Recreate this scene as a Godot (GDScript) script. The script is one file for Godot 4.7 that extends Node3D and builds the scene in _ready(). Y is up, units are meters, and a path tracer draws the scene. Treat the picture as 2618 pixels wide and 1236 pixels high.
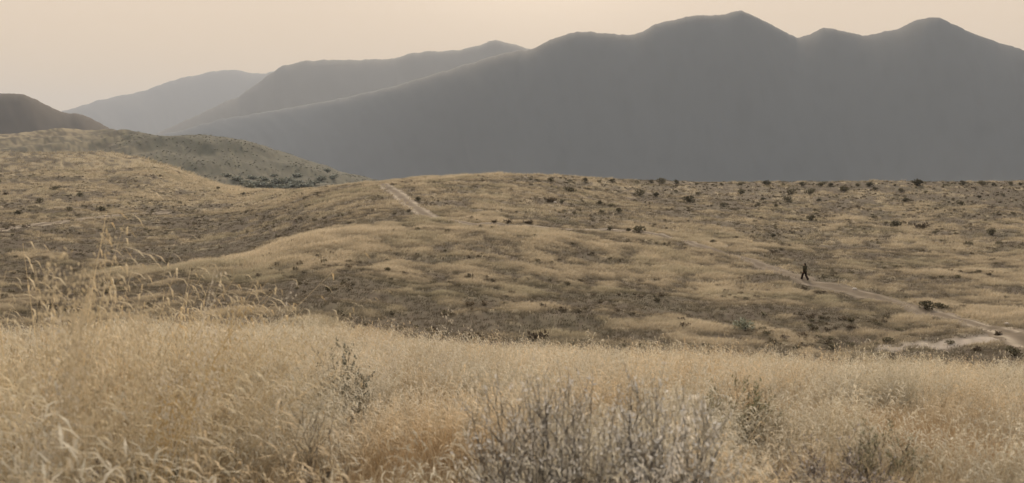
extends Node3D
# Dry grass hills at dusk below hazy mountains, a walker on a dirt trail.

const F := 2478.0
const CX := 1309.0
const CY := 618.0
const PITCH := 0.0757
const HALF := 0.74          # half angle of the fine part of the terrain
const NC := 668             # fine columns
const NS := 70              # coarse columns round the back
const NR := 430             # fine rows
const D0 := 2.0
const D1 := 1500.0

var rng := RandomNumberGenerator.new()
var n_small := FastNoiseLite.new()
var n_mid := FastNoiseLite.new()
var n_big := FastNoiseLite.new()
var n_fine := FastNoiseLite.new()
var cols := []
var th_cols := PackedFloat64Array()
var th := PackedFloat64Array()
var rd := PackedFloat64Array()
var gh := PackedFloat32Array()      # terrain heights, [row * ncol + col]
var gs := PackedFloat32Array()      # straw share
var ncol := 0
var row0 := 0
var trail_pts: Array[Vector3] = []
var track_pts: Array[Vector3] = []
var M := {}
var taken := {}


func lin(r: float, g: float, b: float) -> Color:
	return Color(r, g, b)


func mat(called: String, c: Color, vcol := false, rough := 0.9, back := 0.0) -> StandardMaterial3D:
	var m := StandardMaterial3D.new()
	m.resource_name = called
	m.albedo_color = c.linear_to_srgb()
	m.roughness = rough
	m.metallic_specular = 0.25
	m.vertex_color_use_as_albedo = vcol
	m.cull_mode = BaseMaterial3D.CULL_DISABLED
	if back > 0.0:
		m.backlight_enabled = true
		m.backlight = Color(back, back, back).linear_to_srgb()
	M[called] = m
	return m


func numbered(called: String) -> String:
	var n: int = taken.get(called, 0)
	taken[called] = n + 1
	return called if n == 0 else "%s_%03d" % [called, n]


func tag(o: Node, label: String, category := "", group := "", kind := "") -> void:
	o.set_meta("label", label)
	if category != "":
		o.set_meta("category", category)
	if group != "":
		o.set_meta("group", group)
	if kind != "":
		o.set_meta("kind", kind)


func put(called: String, me: Mesh, m: Material, parent: Node = null) -> MeshInstance3D:
	var o := MeshInstance3D.new()
	o.name = called if parent != null else numbered(called)
	o.mesh = me
	o.material_override = m
	if parent == null:
		add_child(o, true)
	else:
		parent.add_child(o, true)
	return o


func root_at(called: String, at: Vector3, turn := 0.0) -> Node3D:
	var o := Node3D.new()
	o.name = numbered(called)
	add_child(o, true)
	o.position = at
	o.rotation.y = turn
	return o


class Geo:
	var v := PackedVector3Array()
	var n := PackedVector3Array()
	var c := PackedColorArray()
	var ix := PackedInt32Array()
	var flat := true

	func tri(a: Vector3, b: Vector3, d: Vector3, ca: Color, cb: Color, cd: Color) -> void:
		var nn := (d - a).cross(b - a).normalized()
		var k := v.size()
		v.append(a); v.append(b); v.append(d)
		n.append(nn); n.append(nn); n.append(nn)
		c.append(ca); c.append(cb); c.append(cd)
		ix.append(k); ix.append(k + 1); ix.append(k + 2)

	func quad(a: Vector3, b: Vector3, d: Vector3, e: Vector3, lo: Color, hi: Color) -> void:
		var nn := (d - a).cross(b - a).normalized()
		var k := v.size()
		v.append(a); v.append(b); v.append(d); v.append(e)
		n.append(nn); n.append(nn); n.append(nn); n.append(nn)
		c.append(lo); c.append(lo); c.append(hi); c.append(hi)
		ix.append(k); ix.append(k + 1); ix.append(k + 2)
		ix.append(k); ix.append(k + 2); ix.append(k + 3)

	# a thin three-sided twig through points
	func tube(p: Array, r0: float, r1: float, lo: Color, hi: Color, sides := 3) -> void:
		var k := v.size()
		var last := p.size() - 1
		for i in p.size():
			var a: Vector3 = p[maxi(i - 1, 0)]
			var b: Vector3 = p[mini(i + 1, last)]
			var t := (b - a).normalized()
			var s := t.cross(Vector3(0.31, 0.2, 0.93)).normalized()
			var u := s.cross(t)
			var r := lerpf(r0, r1, float(i) / last)
			for j in sides:
				var an := TAU * j / sides
				var dd := s * cos(an) + u * sin(an)
				v.append(p[i] + dd * r)
				n.append(dd)
				c.append(lo.lerp(hi, float(i) / last))
		for i in last:
			for j in sides:
				var a := k + i * sides + j
				var b := k + i * sides + (j + 1) % sides
				ix.append(a); ix.append(a + sides); ix.append(b)
				ix.append(b); ix.append(a + sides); ix.append(b + sides)

	func mesh() -> ArrayMesh:
		var s := []
		s.resize(Mesh.ARRAY_MAX)
		s[Mesh.ARRAY_VERTEX] = v
		s[Mesh.ARRAY_NORMAL] = n
		s[Mesh.ARRAY_COLOR] = c
		s[Mesh.ARRAY_INDEX] = ix
		var m := ArrayMesh.new()
		m.add_surface_from_arrays(Mesh.PRIMITIVE_TRIANGLES, s)
		return m


# ---------------------------------------------------------------- terrain
func ray(px: float, py: float) -> Vector3:
	var a := (px - CX) / F
	var b := -(py - CY) / F
	return Vector3(a, -sin(PITCH) + b * cos(PITCH), -cos(PITCH) - b * sin(PITCH))


func height_seen(px: float, py: float, d: float) -> float:
	var r := ray(px, py)
	return r.y / Vector2(r.x, r.z).length() * d


func theta_of(px: float) -> float:
	var r := ray(px, 600.0)
	return atan2(r.x, -r.z)


# one column of the land: distance, height and straw share at each of its stages
func land(px: float, st: Array) -> void:
	var k := [[0.3, -1.7, 0.9], [6.0, -2.1, 0.9]]
	for s in st:
		k.append([float(s[0]), height_seen(px, s[1], s[0]), float(s[2])])
	k.append([2200.0, -75.0, 0.2])
	k.append([18000.0, -160.0, 0.2])
	cols.append(k)
	th_cols.append(theta_of(px))


func cat(a: float, b: float, c: float, d: float, t: float) -> float:
	var m1 := (c - a) * 0.5
	var m2 := (d - b) * 0.5
	var t2 := t * t
	var t3 := t2 * t
	return (2 * t3 - 3 * t2 + 1) * b + (t3 - 2 * t2 + t) * m1 + (-2 * t3 + 3 * t2) * c + (t3 - t2) * m2


func bumps(x: float, z: float, d: float) -> float:
	var near := clampf((d - 14.0) / 30.0, 0.0, 1.0)
	var far := clampf((d - 250.0) / 500.0, 0.0, 1.0)
	var h := n_fine.get_noise_2d(x * 0.9, z * 0.9) * 0.05
	h += n_small.get_noise_2d(x * 0.9 + 50.0, z * 0.9) * 0.24 * near
	h += n_mid.get_noise_2d(x, z) * 0.42 * near
	h += n_big.get_noise_2d(x, z) * (0.35 * near + 5.0 * far)
	return h


func build_ground() -> void:
	n_fine.seed = 3; n_fine.frequency = 0.9
	n_small.seed = 7; n_small.frequency = 0.28; n_small.fractal_octaves = 3
	n_mid.seed = 11; n_mid.frequency = 0.07; n_mid.fractal_octaves = 3
	n_big.seed = 19; n_big.frequency = 0.014; n_big.fractal_octaves = 4
	land(-400, [[16, 965, .9], [42, 880, .4], [60, 800, .4], [90, 745, .4], [125, 705, .3], [150, 650, .2], [220, 570, .35], [350, 485, .6], [540, 402, .55], [700, 420, .3], [1100, 352, .6], [1400, 400, .3]])
	land(0, [[16, 960, .9], [42, 880, .4], [60, 800, .4], [90, 745, .35], [125, 705, .3], [150, 650, .2], [220, 570, .35], [350, 480, .6], [540, 396, .5], [700, 415, .3], [1100, 349, .7], [1400, 400, .3]])
	land(200, [[16, 945, .9], [42, 890, .4], [60, 800, .45], [90, 735, .5], [125, 696, .5], [150, 652, .15], [220, 570, .28], [350, 475, .6], [560, 390, .45], [720, 405, .3], [1100, 336, .6], [1400, 400, .3]])
	land(430, [[16, 930, .9], [42, 900, .4], [58, 800, .45], [78, 735, .35], [95, 695, 1.1], [130, 684, .1], [200, 590, .25], [320, 500, .6], [460, 425, 1.2], [650, 450, .3], [900, 347, .15], [1300, 420, .2]])
	land(600, [[16, 928, .9], [42, 910, .4], [56, 805, .4], [80, 730, .3], [103, 672, 1.3], [130, 660, .2], [190, 580, .15], [290, 520, .7], [390, 483, 1.3], [600, 500, .3], [900, 354, .15], [1300, 430, .2]])
	land(800, [[16, 942, .9], [42, 920, .4], [55, 810, .3], [84, 690, .24], [108, 606, 1.35], [130, 598, .35], [165, 550, .35], [200, 512, .45], [240, 488, .7], [550, 520, .3], [900, 418, .15], [1300, 460, .2]])
	land(950, [[16, 956, .9], [42, 930, .4], [55, 825, .25], [82, 695, .24], [108, 592, 1.25], [132, 572, .6], [160, 525, .55], [195, 490, .55], [225, 470, .8], [550, 530, .3], [900, 462, .15], [1300, 480, .2]])
	land(1100, [[16, 972, .9], [42, 935, .4], [55, 840, .25], [80, 710, .2], [110, 594, .9], [130, 567, .6], [165, 515, .55], [200, 480, .6], [245, 455, .85], [500, 510, .3], [900, 490, .2], [1300, 480, .2]])
	land(1309, [[16, 986, .9], [42, 945, .4], [55, 850, .35], [80, 720, .33], [113, 596, .9], [130, 579, .5], [170, 525, .5], [215, 480, .55], [265, 449, .75], [500, 510, .3], [900, 500, .2], [1300, 490, .2]])
	land(1700, [[16, 1004, .9], [42, 960, .4], [58, 850, .35], [90, 725, .55], [124, 620, .8], [135, 605, .45], [190, 550, .3], [260, 500, .22], [330, 466, .25], [500, 510, .3], [900, 500, .2], [1300, 490, .2]])
	land(2058, [[16, 1024, .9], [45, 960, .4], [66, 840, .35], [98, 717, .5], [130, 655, .5], [150, 625, .5], [210, 560, .35], [270, 510, .22], [335, 469, .25], [500, 510, .3], [900, 500, .2], [1300, 490, .2]])
	land(2350, [[16, 1042, .9], [45, 965, .45], [60, 870, .4], [84, 775, .5], [125, 680, .7], [150, 640, .55], [210, 570, .6], [270, 515, .22], [340, 469, .25], [500, 510, .3], [900, 500, .2], [1300, 490, .2]])
	land(2618, [[16, 1058, .9], [45, 965, .45], [58, 880, .4], [80, 795, .45], [125, 690, .7], [150, 645, .5], [210, 570, .5], [270, 515, .2], [340, 467, .22], [500, 510, .3], [900, 500, .2], [1300, 490, .2]])
	land(3050, [[16, 1064, .9], [45, 965, .45], [58, 880, .4], [80, 795, .45], [125, 690, .6], [150, 645, .5], [210, 570, .5], [270, 515, .3], [340, 467, .3], [500, 510, .3], [900, 500, .2], [1300, 490, .2]])
	for i in NC + 1:
		th.append(-HALF + 2.0 * HALF * i / NC)
	for i in range(1, NS):
		th.append(HALF + (TAU - 2.0 * HALF) * i / NS)
	ncol = th.size()
	for d in [0.05, 0.4, 0.8, 1.2, 1.6]:
		rd.append(d)
	row0 = rd.size()
	for j in NR + 1:
		rd.append(D0 * pow(D1 / D0, float(j) / NR))
	for d in [1800.0, 2200.0, 3000.0, 4500.0, 7000.0, 11000.0, 17000.0]:
		rd.append(d)
	var nr := rd.size()
	gh.resize(nr * ncol)
	gs.resize(nr * ncol)
	var nk: int = cols[0].size()
	for i in ncol:
		var t := th[i]
		if t > PI:
			t -= TAU
		var a := clampf(t, th_cols[0], th_cols[th_cols.size() - 1] - 1e-6)
		var k := 0
		while k < th_cols.size() - 2 and th_cols[k + 1] <= a:
			k += 1
		var f := (a - th_cols[k]) / (th_cols[k + 1] - th_cols[k])
		var kd := PackedFloat64Array()
		var kh := PackedFloat64Array()
		var ks := PackedFloat64Array()
		var c0: Array = cols[maxi(k - 1, 0)]
		var c1: Array = cols[k]
		var c2: Array = cols[k + 1]
		var c3: Array = cols[mini(k + 2, cols.size() - 1)]
		for s in nk:
			kd.append(lerpf(c1[s][0], c2[s][0], smoothstep(0, 1, f)))
			kh.append(cat(c0[s][1], c1[s][1], c2[s][1], c3[s][1], f))
			ks.append(lerpf(c1[s][2], c2[s][2], f))
		# slopes of a monotone curve through the stages
		var sl := PackedFloat64Array()
		for s in nk:
			if s == 0 or s == nk - 1:
				sl.append(0.0)
				continue
			var d1 := (kh[s] - kh[s - 1]) / (kd[s] - kd[s - 1])
			var d2 := (kh[s + 1] - kh[s]) / (kd[s + 1] - kd[s])
			sl.append(0.0 if d1 * d2 <= 0.0 else 2.0 * d1 * d2 / (d1 + d2))
		var s := 0
		for j in nr:
			var d := rd[j]
			while s < nk - 2 and kd[s + 1] < d:
				s += 1
			var w := kd[s + 1] - kd[s]
			var q := clampf((d - kd[s]) / w, 0.0, 1.0)
			var q2 := q * q
			var q3 := q2 * q
			var h := (2 * q3 - 3 * q2 + 1) * kh[s] + (q3 - 2 * q2 + q) * w * sl[s] + (-2 * q3 + 3 * q2) * kh[s + 1] + (q3 - q2) * w * sl[s + 1]
			h += bumps(sin(t) * d, -cos(t) * d, d)
			gh[j * ncol + i] = h
			gs[j * ncol + i] = lerpf(ks[s], ks[s + 1], q)


# where (x, z) falls in the fine part of the grid: column, row, fractions
func cell(x: float, z: float) -> Vector4:
	var t := atan2(x, -z)
	var d := sqrt(x * x + z * z)
	var u := clampf((t + HALF) / (2.0 * HALF) * NC, 0.0, NC - 0.001)
	var v := clampf(log(d / D0) / log(D1 / D0) * NR, 0.0, NR - 0.001)
	var i := floori(u)
	var j := floori(v)
	var a := rd[row0 + j]
	var b := rd[row0 + j + 1]
	return Vector4(i, j + row0, u - i, clampf((d - a) / (b - a), 0.0, 1.0))


func ground_y(x: float, z: float) -> float:
	var c := cell(x, z)
	var k := int(c.y) * ncol + int(c.x)
	return lerpf(lerpf(gh[k], gh[k + 1], c.z), lerpf(gh[k + ncol], gh[k + ncol + 1], c.z), c.w)


func straw_at(x: float, z: float) -> float:
	var c := cell(x, z)
	return gs[int(c.y) * ncol + int(c.x)]


# straw cover 0 (bare brown soil) .. 1 (thick pale grass)
func cover(x: float, z: float, d: float, s: float) -> float:
	var a := n_small.get_noise_2d(x * 0.9 + 50.0, z * 0.9)
	var b := n_mid.get_noise_2d(x * 1.5 - 80.0, z * 1.5 + 30.0)
	var e := n_mid.get_noise_2d(x * 0.45 + 200.0, z * 0.45)
	return clampf(s * 1.25 - 0.17 + 1.0 * a + 0.8 * b + 0.85 * e, 0.0, 1.6)


func spot(px: float, py: float) -> Vector3:
	var r := ray(px, py)
	var l := Vector2(r.x, r.z).length()
	var d := 24.0 if py < 905.0 else 2.5
	var before := d
	while d < 1400.0:
		var p := r * (d / l)
		if p.y < ground_y(p.x, p.z):
			break
		before = d
		d *= 1.006
	for i in 14:
		var m := (before + d) * 0.5
		var p := r * (m / l)
		if p.y < ground_y(p.x, p.z):
			d = m
		else:
			before = m
	var q := r * (d / l)
	return Vector3(q.x, ground_y(q.x, q.z), q.z)


func trail_near(x: float, z: float) -> float:
	var best := 1e9
	for i in range(0, trail_pts.size() - 1):
		var a := Vector2(trail_pts[i].x, trail_pts[i].z)
		var b := Vector2(trail_pts[i + 1].x, trail_pts[i + 1].z)
		if absf(a.x - x) + absf(a.y - z) > 40.0:
			continue
		var q := Geometry2D.get_closest_point_to_segment(Vector2(x, z), a, b)
		best = minf(best, q.distance_to(Vector2(x, z)))
	return best


func path_near(x: float, z: float) -> float:
	var best := 1e9
	for i in range(0, track_pts.size(), 2):
		best = minf(best, Vector2(track_pts[i].x - x, track_pts[i].z - z).length())
	return best


var bare_at := Vector3.ZERO
func bare(x: float, z: float) -> float:
	var dx := (x - bare_at.x) / 4.6
	var dz := (z - bare_at.z) / 1.25
	var r := dx * dx + dz * dz
	r += n_small.get_noise_2d(x * 2.0, z * 2.0) * 1.7
	return clampf(1.6 - r, 0.0, 1.0)


func soil_color(x: float, z: float, d: float, s: float) -> Color:
	var k := cover(x, z, d, s)
	var soil := Color(0.076, 0.062, 0.043)
	var straw := Color(0.250, 0.205, 0.128)
	var olive := Color(0.095, 0.086, 0.050)
	var c := soil.lerp(straw, smoothstep(0.15, 0.85, k))
	var o := clampf(n_mid.get_noise_2d(x * 0.8 + 400.0, z * 0.8) * 2.0, 0.0, 1.0)
	c = c.lerp(olive, o * 0.30)
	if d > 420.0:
		c = c.lerp(Color(0.072, 0.075, 0.057), clampf((d - 420.0) / 250.0, 0.0, 1.0) * clampf(1.2 - s * 1.7, 0.0, 1.0))  # olive of the far hill, with haze greyness mixed into the colour
	var tone := 1.0 + 0.22 * n_small.get_noise_2d(x * 3.1, z * 3.1) + 0.15 * n_fine.get_noise_2d(x * 2.3, z * 2.3)
	var bb := bare(x, z)
	c = c.lerp(Color(0.265, 0.232, 0.188), bb)
	return Color(c.r * tone, c.g * tone, c.b * tone)


func ground_mesh() -> void:
	var nr := rd.size()
	var v := PackedVector3Array()
	var n := PackedVector3Array()
	var c := PackedColorArray()
	var ix := PackedInt32Array()
	v.resize(nr * ncol)
	n.resize(nr * ncol)
	c.resize(nr * ncol)
	for j in nr:
		for i in ncol:
			var k := j * ncol + i
			var x := sin(th[i]) * rd[j]
			var z := -cos(th[i]) * rd[j]
			v[k] = Vector3(x, gh[k], z)
			c[k] = soil_color(x, z, rd[j], gs[k]) if i <= NC or rd[j] > 10.0 else Color(0.25, 0.2, 0.13)
	for j in nr:
		for i in ncol:
			var e := v[j * ncol + (i + 1) % ncol] - v[j * ncol + (i + ncol - 1) % ncol]
			var f := v[mini(j + 1, nr - 1) * ncol + i] - v[maxi(j - 1, 0) * ncol + i]
			var nn := e.cross(f).normalized()
			n[j * ncol + i] = nn if nn.y > 0.0 else -nn
	for j in nr - 1:
		for i in ncol:
			var a := j * ncol + i
			var b := j * ncol + (i + 1) % ncol
			ix.append(a); ix.append(a + ncol); ix.append(b)
			ix.append(b); ix.append(a + ncol); ix.append(b + ncol)
	var g := Geo.new()
	g.v = v; g.n = n; g.c = c; g.ix = ix
	var o := put("ground", g.mesh(), mat("soil", Color(1, 1, 1), true, 1.0))
	tag(o, "brown and straw coloured rolling hills of dry grassland", "", "", "structure")


# ---------------------------------------------------------------- mountains
func mountain(called: String, label: String, crest: Array, dist: float, deep: float, foot: float, m: Material, sd: int, rough: float, back := 0.0) -> void:
	var g := Geo.new()
	var no := FastNoiseLite.new()
	no.seed = sd
	no.frequency = 1.0
	no.fractal_octaves = 3
	var x0: float = crest[0][0]
	var x1: float = crest[crest.size() - 1][0]
	var nu := int((x1 - x0) / 4.0)
	var nt := 44
	var sum := 0.0
	for c in crest:
		sum += height_seen(c[0], c[1], dist)
	var mean := sum / crest.size()
	for i in nu + 1:
		var px := x0 + (x1 - x0) * i / nu
		var k := 0
		while k < crest.size() - 2 and crest[k + 1][0] <= px:
			k += 1
		var f: float = (px - crest[k][0]) / (crest[k + 1][0] - crest[k][0])
		var py := cat(crest[maxi(k - 1, 0)][1], crest[k][1], crest[k + 1][1], crest[mini(k + 2, crest.size() - 1)][1], clampf(f, 0, 1))
		var r := ray(px, py)
		var l := Vector2(r.x, r.z).length()
		var dir := Vector3(r.x / l, 0, r.z / l)
		var top0 := ray(px, py).y / Vector2(ray(px, py).x, ray(px, py).z).length()
		py += no.get_noise_2d(px / 40.0, 3.0) * 3.0 + no.get_noise_2d(px / 14.0, 9.0) * 1.2
		r = ray(px, py)
		var far := dist * (1.0 + back * smoothstep(1350.0, 300.0, px))
		var top := r.y / l * far
		var smooth_top := top0 * far
		for j in nt + 1:
			var t := float(j) / nt * 2.0 - 1.0       # -1 front foot, 0 crest, 1 back foot
			var s := 1.0 - absf(t)
			var low := lerpf(lerpf(minf(mean, smooth_top), smooth_top, smoothstep(0.25, 0.95, s)), top, smoothstep(0.85, 1.0, s))
			var h := foot + (low - foot) * (0.35 * s + 0.65 * s * s * (3.0 - 2.0 * s))
			var wx := px / 150.0
			var w := absf(no.get_noise_2d(wx + s * 0.9, t * 1.3 + wx * 0.2))
			h -= w * rough * far * 0.010 * sin(PI * s) * (1.0 - 0.3 * s)
			var d := far + t * deep
			g.v.append(dir * d + Vector3(0, h, 0))
			g.n.append(Vector3.UP)
			var tone := 1.0 + 0.25 * no.get_noise_2d(wx * 2.2, t * 9.0)
			g.c.append(Color(tone, tone, tone))
	for i in nu + 1:
		for j in nt + 1:
			var e := g.v[mini(i + 1, nu) * (nt + 1) + j] - g.v[maxi(i - 1, 0) * (nt + 1) + j]
			var f := g.v[i * (nt + 1) + mini(j + 1, nt)] - g.v[i * (nt + 1) + maxi(j - 1, 0)]
			var nn := e.cross(f).normalized()
			g.n[i * (nt + 1) + j] = nn if nn.y > 0.0 else -nn
	for i in nu:
		for j in nt:
			var a := i * (nt + 1) + j
			var b := a + nt + 1
			g.ix.append(a); g.ix.append(a + 1); g.ix.append(b)
			g.ix.append(b); g.ix.append(a + 1); g.ix.append(b + 1)
	var o := put(called, g.mesh(), m)
	tag(o, label, "", "", "structure")


func build_mountains() -> void:
	mountain("mountain", "broad grey mountain ridge with two high summits, nearest of the range", [[-500, 420], [200, 395], [380, 350], [430, 340], [560, 306], [700, 282], [900, 246], [1050, 208], [1200, 163], [1320, 130], [1352, 127], [1420, 97], [1485, 81], [1545, 85], [1626, 87], [1677, 62], [1768, 41], [1840, 38], [1880, 29], [1906, 31], [1950, 52], [2030, 90], [2053, 93], [2104, 74], [2144, 77], [2205, 89], [2290, 75], [2348, 52], [2393, 44], [2430, 57], [2480, 81], [2540, 105], [2618, 129], [2760, 170], [3200, 250]], 4200.0, 1500.0, -90.0, M["blue_haze_slope"], 5, 0.3, 0.78)
	mountain("mountain", "long pale mountain ridge behind the nearest one, dipping to a notch", [[-300, 440], [300, 372], [405, 338], [508, 292], [610, 247], [650, 217], [700, 184], [722, 168], [783, 156], [895, 153], [1005, 150], [1057, 135], [1170, 128], [1220, 116], [1270, 104], [1340, 122], [1450, 150], [1700, 190], [2200, 230], [3000, 260]], 8000.0, 2400.0, -120.0, M["warm_haze_slope"], 9, 0.5)
	mountain("mountain", "palest and farthest mountain ridge, sloping down to the dark hill", [[-700, 430], [-200, 345], [60, 305], [165, 284], [245, 258], [366, 232], [437, 207], [500, 192], [560, 180], [600, 179], [650, 188], [700, 184], [820, 178], [1000, 170], [1400, 185], [2000, 200], [3000, 260]], 13000.0, 3400.0, -160.0, M["warm_haze_slope"], 14, 0.5)
	mountain("hill", "dark brown rounded hill beyond the pale field", [[-900, 330], [-500, 262], [-200, 240], [-60, 238], [0, 238], [50, 241], [82, 250], [118, 270], [152, 286], [215, 294], [264, 320], [305, 346], [345, 366], [420, 400]], 1900.0, 450.0, -90.0, M["near_hill"], 21, 0.35)


func draw_path(px: Array) -> Array[Vector3]:
	var raw: Array[Vector3] = []
	var out: Array[Vector3] = []
	for p in px:
		raw.append(spot(p[0], p[1]))
	for k in raw.size() - 1:
		var a := raw[maxi(k - 1, 0)]
		var b := raw[k]
		var c := raw[k + 1]
		var d := raw[mini(k + 2, raw.size() - 1)]
		var steps := maxi(2, int(b.distance_to(c) / 1.2))
		for s in steps:
			var f := float(s) / steps
			out.append(Vector3(cat(a.x, b.x, c.x, d.x, f), 0, cat(a.z, b.z, c.z, d.z, f)))
	return out


func build_trail() -> void:
	trail_pts = draw_path([[3000, 905], [2800, 893], [2618, 866], [2500, 832], [2400, 806], [2300, 778], [2180, 745], [2058, 716], [1960, 684], [1880, 655], [1790, 630], [1700, 608], [1560, 590], [1420, 584], [1300, 577], [1200, 572], [1120, 560], [1075, 540], [1035, 512], [1005, 488], [985, 476], [960, 471]])
	track_pts = draw_path([[-160, 604], [0, 588], [95, 577], [190, 565], [300, 552], [430, 541]])
	bare_at = spot(2440, 876)


func trail_mesh(called: String, label: String, pts: Array[Vector3], wide: float) -> void:
	var g := Geo.new()
	var m := 14
	var dense: Array[Vector3] = []
	for k in pts.size() - 1:
		for s in 3:
			dense.append(pts[k].lerp(pts[k + 1], s / 3.0))
	for k in dense.size():
		var a := dense[maxi(k - 2, 0)]
		var b := dense[mini(k + 2, dense.size() - 1)]
		var t := (b - a).normalized()
		var s := Vector3(-t.z, 0, t.x)
		var p := dense[k]
		for j in m + 1:
			var q := float(j) / m * 2.0 - 1.0
			var wob := n_small.get_noise_2d(p.x * 1.3 + q * 9.0, p.z * 1.3)
			var w := wide * (1.0 + 0.25 * wob) * (1.0 + 0.4 * smoothstep(120.0, 150.0, Vector2(p.x, p.z).length()))
			var at := p + s * q * w
			var rut := exp(-pow((absf(q) - 0.62) / 0.24, 2.0))
			var rise := 0.035 - 0.03 * rut - 0.05 * smoothstep(0.85, 1.0, absf(q))
			g.v.append(Vector3(at.x, ground_y(at.x, at.z) + rise + 0.02, at.z))
			g.n.append(Vector3.UP)
			var dd := Vector2(at.x, at.z).length()
			var worn := clampf(smoothstep(92.0, 66.0, dd) + smoothstep(118.0, 135.0, dd), 0.36, 1.0)
			var c := Color(0.115, 0.092, 0.065).lerp(Color(0.295, 0.253, 0.19), rut * worn * clampf(0.85 + wob, 0.3, 1.0))
			var tone := 1.0 + 0.25 * n_fine.get_noise_2d(at.x * 2.0, at.z * 2.0)
			g.c.append(Color(c.r * tone, c.g * tone, c.b * tone))
	for k in dense.size() - 1:
		for j in m:
			var a := k * (m + 1) + j
			var b := a + m + 1
			g.ix.append(a); g.ix.append(b); g.ix.append(a + 1)
			g.ix.append(a + 1); g.ix.append(b); g.ix.append(b + 1)
	for k in dense.size():
		for j in m + 1:
			var a := k * (m + 1) + j
			var e := g.v[mini(k + 1, dense.size() - 1) * (m + 1) + j] - g.v[maxi(k - 1, 0) * (m + 1) + j]
			var f := g.v[k * (m + 1) + mini(j + 1, m)] - g.v[k * (m + 1) + maxi(j - 1, 0)]
			var nn := e.cross(f).normalized()
			g.n[a] = nn if nn.y > 0.0 else -nn
	var o := put(called, g.mesh(), M["soil"])
	tag(o, label, "", "", "structure")


# ---------------------------------------------------------------- grass
# a tuft of bent stems, some with drooping seed heads
func tuft(sd: int, stems: int, h: float, spread: float, width: float, heads: float, lo: Color, hi: Color, lean := 0.12) -> ArrayMesh:
	var r := RandomNumberGenerator.new()
	r.seed = sd
	var g := Geo.new()
	for i in stems:
		var an := r.randf() * TAU
		var rad := sqrt(r.randf()) * spread
		var p := Vector3(cos(an) * rad, -0.03, sin(an) * rad)
		var hh := h * r.randf_range(0.55, 1.1)
		var dir := Vector3(cos(an) * 0.25 + r.randfn() * 0.16 + lean, 1.0, sin(an) * 0.25 + r.randfn() * 0.16).normalized()
		var bend := Vector3(r.randfn() * 0.35 + lean * 1.6, -0.22, r.randfn() * 0.35)
		var side := dir.cross(Vector3(cos(an + 1.0 + r.randf()), 0.1, sin(an + 1.0 + r.randf()))).normalized()
		var tone := r.randf_range(0.8, 1.18)
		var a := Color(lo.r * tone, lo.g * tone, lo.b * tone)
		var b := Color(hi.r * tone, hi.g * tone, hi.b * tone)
		var segs := 3
		var pts := [p]
		for s in segs:
			var f := float(s + 1) / segs
			pts.append(p + dir * hh * f + bend * hh * f * f * 0.45)
		for s in segs:
			var f0 := float(s) / segs
			var f1 := float(s + 1) / segs
			var w0 := width * (1.0 - 0.75 * f0)
			var w1 := width * (1.0 - 0.75 * f1)
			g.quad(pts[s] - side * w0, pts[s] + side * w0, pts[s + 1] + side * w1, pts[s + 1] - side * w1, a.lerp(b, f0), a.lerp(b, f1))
		if r.randf() < heads:
			var top: Vector3 = pts[segs]
			var down: Vector3 = pts[segs] - pts[segs - 1]
			for k in 7:
				var q := top - down * (k * 0.13)
				var out := Vector3(r.randfn(), r.randf_range(-0.7, 0.5), r.randfn()).normalized() * r.randf_range(0.012, 0.04) + Vector3(lean * 0.1, 0, 0)
				var e := q + out
				var tip := e + Vector3(out.x * 0.5, -0.022, out.z * 0.5)
				var ss := out.cross(Vector3.UP).normalized() * 0.0032
				g.tri(e - ss, e + ss, tip, b, b, b)
				g.tri(e - ss, e + ss, q, b, b, b)
	return g.mesh()


func scatter(called: String, label: String, me: Mesh, m: Material, at: Array[Transform3D], tint: PackedColorArray) -> void:
	var mm := MultiMesh.new()
	mm.transform_format = MultiMesh.TRANSFORM_3D
	mm.use_colors = true
	mm.mesh = me
	mm.instance_count = at.size()
	for i in at.size():
		mm.set_instance_transform(i, at[i])
		mm.set_instance_color(i, tint[i])
	var o := MultiMeshInstance3D.new()
	o.name = numbered(called)
	o.multimesh = mm
	o.material_override = m
	add_child(o, true)
	tag(o, label, "", "", "stuff")


func place(x: float, z: float, size: float, tall: float) -> Transform3D:
	var b := Basis(Vector3.UP, rng.randfn() * 0.7)
	if rng.randf() < 0.5:
		b = b.scaled(Vector3(1, 1, -1)) if false else b.rotated(Vector3.UP, rng.randf_range(-0.5, 0.5))
	b = b.scaled(Vector3(size, size * tall, size))
	return Transform3D(b, Vector3(x, ground_y(x, z), z))


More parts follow.
